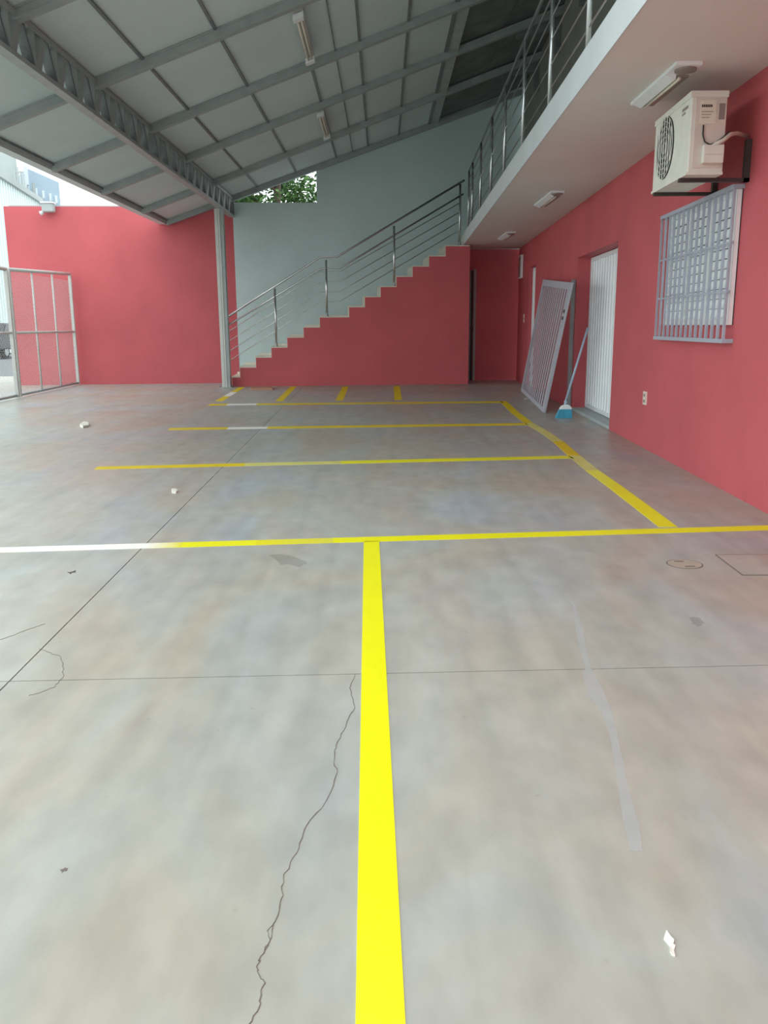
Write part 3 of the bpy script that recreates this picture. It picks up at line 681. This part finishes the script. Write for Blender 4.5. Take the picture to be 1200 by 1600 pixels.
scrap('wood_board', 'short reddish board lying in front of the stairs', 'board', [(391, 606), (425, 606), (426, 609.5), (392, 609.5)], .02, M_WOOD)
scrap('paper_scrap', 'small pale scrap under the leaning gate panel', 'paper', [(819, 624), (822, 622.5), (825, 624), (820, 625)], .008, M_PAPER)

# ================================================================== MESH GATE
ga, gb, gc = G(30, 622), np.array([-6.72, 18.95, 0]), None
gdir = (gb - ga); GL = np.linalg.norm(gdir); gdir /= GL
gn = np.array([gdir[1], -gdir[0], 0])
ztop0 = onplane(13, 421, ga, gn)[2]; ztop1 = onplane(124, 431, ga, gn)[2]; zmid = onplane(75, 519, ga, gn)[2]
def gate_leaf(label, p0, p1, zt0, zt1, zm, nup, wallend):
    d = p1 - p0; L = np.linalg.norm(d); d /= L; nrm = np.array([d[1], -d[0], 0])
    t = thing('mesh_gate', p0, label, 'gate', 'mesh gate leaves')
    zt = lambda s_: zt0 + (zt1 - zt0) * s_ / L
    P = lambda s_, z: p0 + d * s_ + np.array([0, 0, z])
    MB().tube([P(0, zt(0)), P(L, zt(L))], .034, 10).build('top_tube', M_POST, t, True)
    MB().tube([P(0, .05), P(L, .05)], .022, 8).build('bottom_tube', M_STEEL, t, True)
    MB().tube([P(0, zm), P(L, zm)], .022, 8).build('mid_tube', M_POST, t, True)
    for s_ in (0.0, L): MB().beam(P(s_, .02), P(s_, zt(s_)), .06, .06, d).build('end_post', M_POST, t)
    for k in range(1, nup + 1):
        s_ = L * k / (nup + 1); MB().tube([P(s_, .05), P(s_, zt(s_))], .019, 8).build('upright', M_POST, t, True)
    mb = MB(); pt = .07
    for sg in (1, -1):
        k = -60
        while k * pt < L + 4:
            s0 = k * pt; a, b_ = (s0, .06) if sg > 0 else (s0, 2.5), None
            # line s = s0 + sg-parametrised z in [.06, top]
            zl, zh = .06, min(zt0, zt1) - .02
            if sg > 0: sa, sb, za, zb = s0, s0 + (zh - zl), zl, zh
            else: sa, sb, za, zb = s0, s0 + (zh - zl), zh, zl
            f0 = max(0, (0 - sa) / (sb - sa)); f1 = min(1, (L - sa) / (sb - sa))
            if f1 > f0: mb.tube([P(sa + (sb - sa) * f0, za + (zb - za) * f0), P(sa + (sb - sa) * f1, za + (zb - za) * f1)], .0016, 3, False)
            k += 1
    tag(mb.build('chain_link', M_WIRE, t), kind='stuff')
    return t
gate_leaf('pale mesh gate leaf standing open along the red rear wall', ga + gdir * .05, gb, ztop0, ztop1, zmid, 2, True)
gp = ga - gdir * 3.2
gate_leaf('mesh gate leaf at the left edge of the picture', gp, ga - gdir * .06, ztop0, ztop0, zmid, 2, False)

# floodlight on the red wall
u_, z_ = su(79, 326, BW)
fl_ = thing('floodlight', S(u_, BW - .02, z_), 'grey floodlight fixed to the top of the red wall', 'floodlight')
MB().obox(S(u_ - .12, BW - .24, z_ - .09), DD * .24, NN * .18, (0, 0, .17)).build('housing', M_CONC, fl_, bevel=.02)
MB().obox(S(u_ - .13, BW - .26, z_ + .08), DD * .26, NN * .22, (0, 0, .03)).build('hood', M_WHITE, fl_)
MB().obox(S(u_ - .02, BW - .07, z_ - .05), DD * .04, NN * .07, (0, 0, .12)).build('arm', M_STEEL, fl_)
us, zs_ = su(67, 335, BW)
MB().tube([S(us + .08, BW - .1, zs_ + .05), S(us, BW - .16, zs_)], [.02, .05], 10).build('sensor', M_WHITE, fl_, True)

# ================================================================== BEYOND THE YARD
struct(MB().box(-60, -7.9, 20.4, 23.0, -.12, -.02).build('pavement', M_PAVE))
struct(MB().box(-60, -10.5, -30, 20.4, -.12, -.02).build('pavement_side', M_PAVE))
struct(MB().box(-70, 40, 23.0, 43, -.12, -.05).build('street', M_ASPH))

# tree behind the grey wall
tc_ = np.array([-3.0, 25.5, 0])
tree = thing('garden_tree', tc_, 'leafy green tree behind the gap under the roof', 'tree')
MB().tube([tc_, tc_ + (.1, 0, 2.2), tc_ + (-.05, .1, 3.8), tc_ + (.1, 0, 5.6)], [.2, .16, .12, .07], 8).build('trunk', M_BARK, tree, True)
br_ = MB(); rnd = random.Random(3); ends = []
for k in range(16):
    a = rnd.uniform(0, 6.28); z0 = rnd.uniform(3.2, 5.4); l = rnd.uniform(1.0, 2.2); e = tc_ + np.array([math.cos(a) * l, math.sin(a) * l, z0 + rnd.uniform(.4, 1.5)])
    br_.tube([tc_ + (0, 0, z0), lerp(tc_ + (0, 0, z0), e, .5) + (0, 0, .1), e], [.05, .035, .012], 5); ends.append((tc_ + np.array([0, 0, z0]), e))
br_.build('branches', M_BARK, tree, True)
lf = MB()
for k in range(9500):
    a, e = ends[rnd.randrange(len(ends))]; p = lerp(a, e, rnd.uniform(.45, 1.15)) + np.array([rnd.gauss(0, .22), rnd.gauss(0, .22), rnd.gauss(0, .2)])
    d = np.array([rnd.gauss(0, 1), rnd.gauss(0, 1), rnd.gauss(0, .5)]); d /= np.linalg.norm(d); s_ = np.cross(d, (rnd.gauss(0, .5), rnd.gauss(0, .5), 1)); s_ /= np.linalg.norm(s_)
    L_ = rnd.uniform(.10, .2)
    lf.add([p, p + d * L_ * .5 + s_ * L_ * .28, p + d * L_, p + d * L_ * .5 - s_ * L_ * .28], [(0, 1, 2, 3)])
tag(lf.build('foliage', M_LEAF, tree), kind='stuff')

# pale corrugated shed along the street
def far(px, py, Y): r = ray(px, py); return CAM + r * (Y / r[1])
s0, s1 = far(-40, 255, 44), far(62, 319, 56)
sh = thing('corrugated_shed', (s0[0], s0[1], 0), 'pale blue corrugated shed across the street', 'building')
zz = min(s0[2], s1[2]) + .3
s0z, s1z = s0[2], s1[2]
d = s1 - s0; d[2] = 0; Ls = np.linalg.norm(d); d /= Ls; nl = np.array([-d[1], d[0], 0])
MB().prism([np.array([s0[0], s0[1], -.05]), np.array([s1[0], s1[1], -.05]), np.array([s1[0], s1[1], s1z]), np.array([s0[0], s0[1], s0z])], nl * 8).build('walls', M_CORR, sh)
nr = 26
for k in range(nr):
    t_ = (k + .25) / nr; p = np.array([s0[0], s0[1], 0]) + d * Ls * t_; zt_ = s0z + (s1z - s0z) * t_
    MB().obox(p - nl * .08 + np.array([0, 0, -.05]), d * Ls / nr * .5, nl * .08, (0, 0, zt_ + .12)).build('wall_rib', M_CORR, sh)
MB().prism([np.array([s0[0], s0[1], s0z]) - nl * .25, np.array([s1[0], s1[1], s1z]) - nl * .25, np.array([s1[0], s1[1], s1z + .3]) - nl * .25, np.array([s0[0], s0[1], s0z + .3]) - nl * .25], nl * 8.4).build('roof_edge', M_CONC, sh)

# concrete tower, scaffold and office block behind
a, b = far(-70, 200, 66), far(21, 200, 66)
tw = thing('concrete_tower', (a[0], 66, 0), 'weathered pale concrete block behind the shed', 'building')
MB().prism([(a[0], 66, -.1), (b[0], 66, -.1), (b[0], 66, 17), (a[0], 66, 17)], (-3.4, 4, 0)).build('walls', M_CONC, tw)
MB().prism([(a[0], 65.8, 17), (b[0], 65.8, 17), (b[0], 65.8, 17.4), (a[0], 65.8, 17.4)], (-3.6, 4.4, 0)).build('parapet', M_CONC, tw)
a, b = far(22, 255, 64.5), far(39, 300, 64.5); zt_ = a[2]
sc = thing('scaffold_tower', (a[0], 64.5, 0), 'thin grey scaffold tower beside the concrete block', 'scaffold')
for k in range(4):
    x = a[0] + (b[0] - a[0]) * k / 3
    MB().tube([(x, 64.5, -.1), (x, 64.5, zt_ - k * .25)], .07, 5).build('standard', M_CONC, sc)
for k in range(9):
    z = zt_ - .6 - k * 1.3; MB().tube([(a[0], 64.5, z), (b[0], 64.5, z)], .05, 5).build('ledger', M_CONC, sc)
a, b = far(40, 262, 72), far(92, 285, 72)
of = thing('office_block', (a[0], 72, 0), 'blue grey office block with white windows above the red wall', 'building')
MB().prism([(a[0], 72, -.1), (b[0], 72, -.1), (b[0], 72, b[2]), (a[0], 72, a[2])], (-4, 7, 0)).build('walls', M_BBLUE, of)
MB().box(a[0] - .15, a[0] + .15, 71.9, 72.2, -.1, a[2] + .1).build('corner_strip', M_WHITE, of)
for px in (45, 57, 68, 79, 88):
    p0, p1 = far(px - 2, 294 + (px - 57) * .38, 72), far(px + 2, 306 + (px - 57) * .38, 72)
    w = MB().box(p0[0], p1[0], 71.9, 72.02, p1[2], p0[2]).build('window', M_WHITE, of)
    MB().box(p0[0] + .04, p1[0] - .04, 71.87, 71.9, p1[2] + .06, p0[2] - .06).build('pane', M_CORR, w)
p0 = far(51, 285, 71.5); MB().tube([(p0[0], 71.6, -.1), (p0[0], 71.6, p0[2])], .12, 6).build('downpipe', M_CONC, of)

# parked car beyond the gate
cR = far(13, 538, 37.5); CX, CY = cR[0] - .85, 38.6
car = thing('parked_car', (CX, CY, 0), 'dark car parked across the street behind the gate', 'car')
prof_c = [(-2.0, .35), (2.0, .35), (2.05, .7), (1.95, .95), (1.1, 1.0), (.45, 1.45), (-1.3, 1.47), (-1.95, 1.0), (-2.05, .75)]
MB().prism([(CX - .85, CY + y_, z_) for y_, z_ in prof_c], (1.7, 0, 0)).build('body', M_CAR, car, bevel=.06)
MB().prism([(CX - .68, CY - 1.42, 1.40), (CX + .68, CY - 1.42, 1.40), (CX + .74, CY - 1.93, 1.05), (CX - .74, CY - 1.93, 1.05)], (0, -.03, .03)).build('rear_window', M_GLASSD, car)
MB().prism([(CX + .83, CY - 1.2, 1.38), (CX + .83, CY + .4, 1.38), (CX + .83, CY + .95, 1.02), (CX + .83, CY - 1.5, 1.02)], (.04, 0, 0)).build('side_window', M_GLASSD, car)
MB().box(CX + .12, CX + .52, CY - 2.09, CY - 2.04, .72, .86).build('number_plate', M_PAPER, car)
MB().box(CX - .86, CX + .86, CY - 2.12, CY - 1.95, .36, .58).build('bumper', M_TYRE, car)
for sx in (-1, 1):
    MB().box(CX + sx * .72 - .12, CX + sx * .72 + .12, CY - 2.07, CY - 1.98, .82, .98).build('tail_lamp', M_LAMP, car)
    for sy in (-1.25, 1.25):
        wv = MB().tube([(CX + sx * .72 - .1, CY + sy, .27), (CX + sx * .72 + .1, CY + sy, .27)], .31, 18).build('wheel', M_TYRE, car)
        MB().tube([(CX + sx * .80 - .03, CY + sy, .27), (CX + sx * .80 + .03, CY + sy, .27)], .19, 14).build('hubcap', M_STEEL, wv)
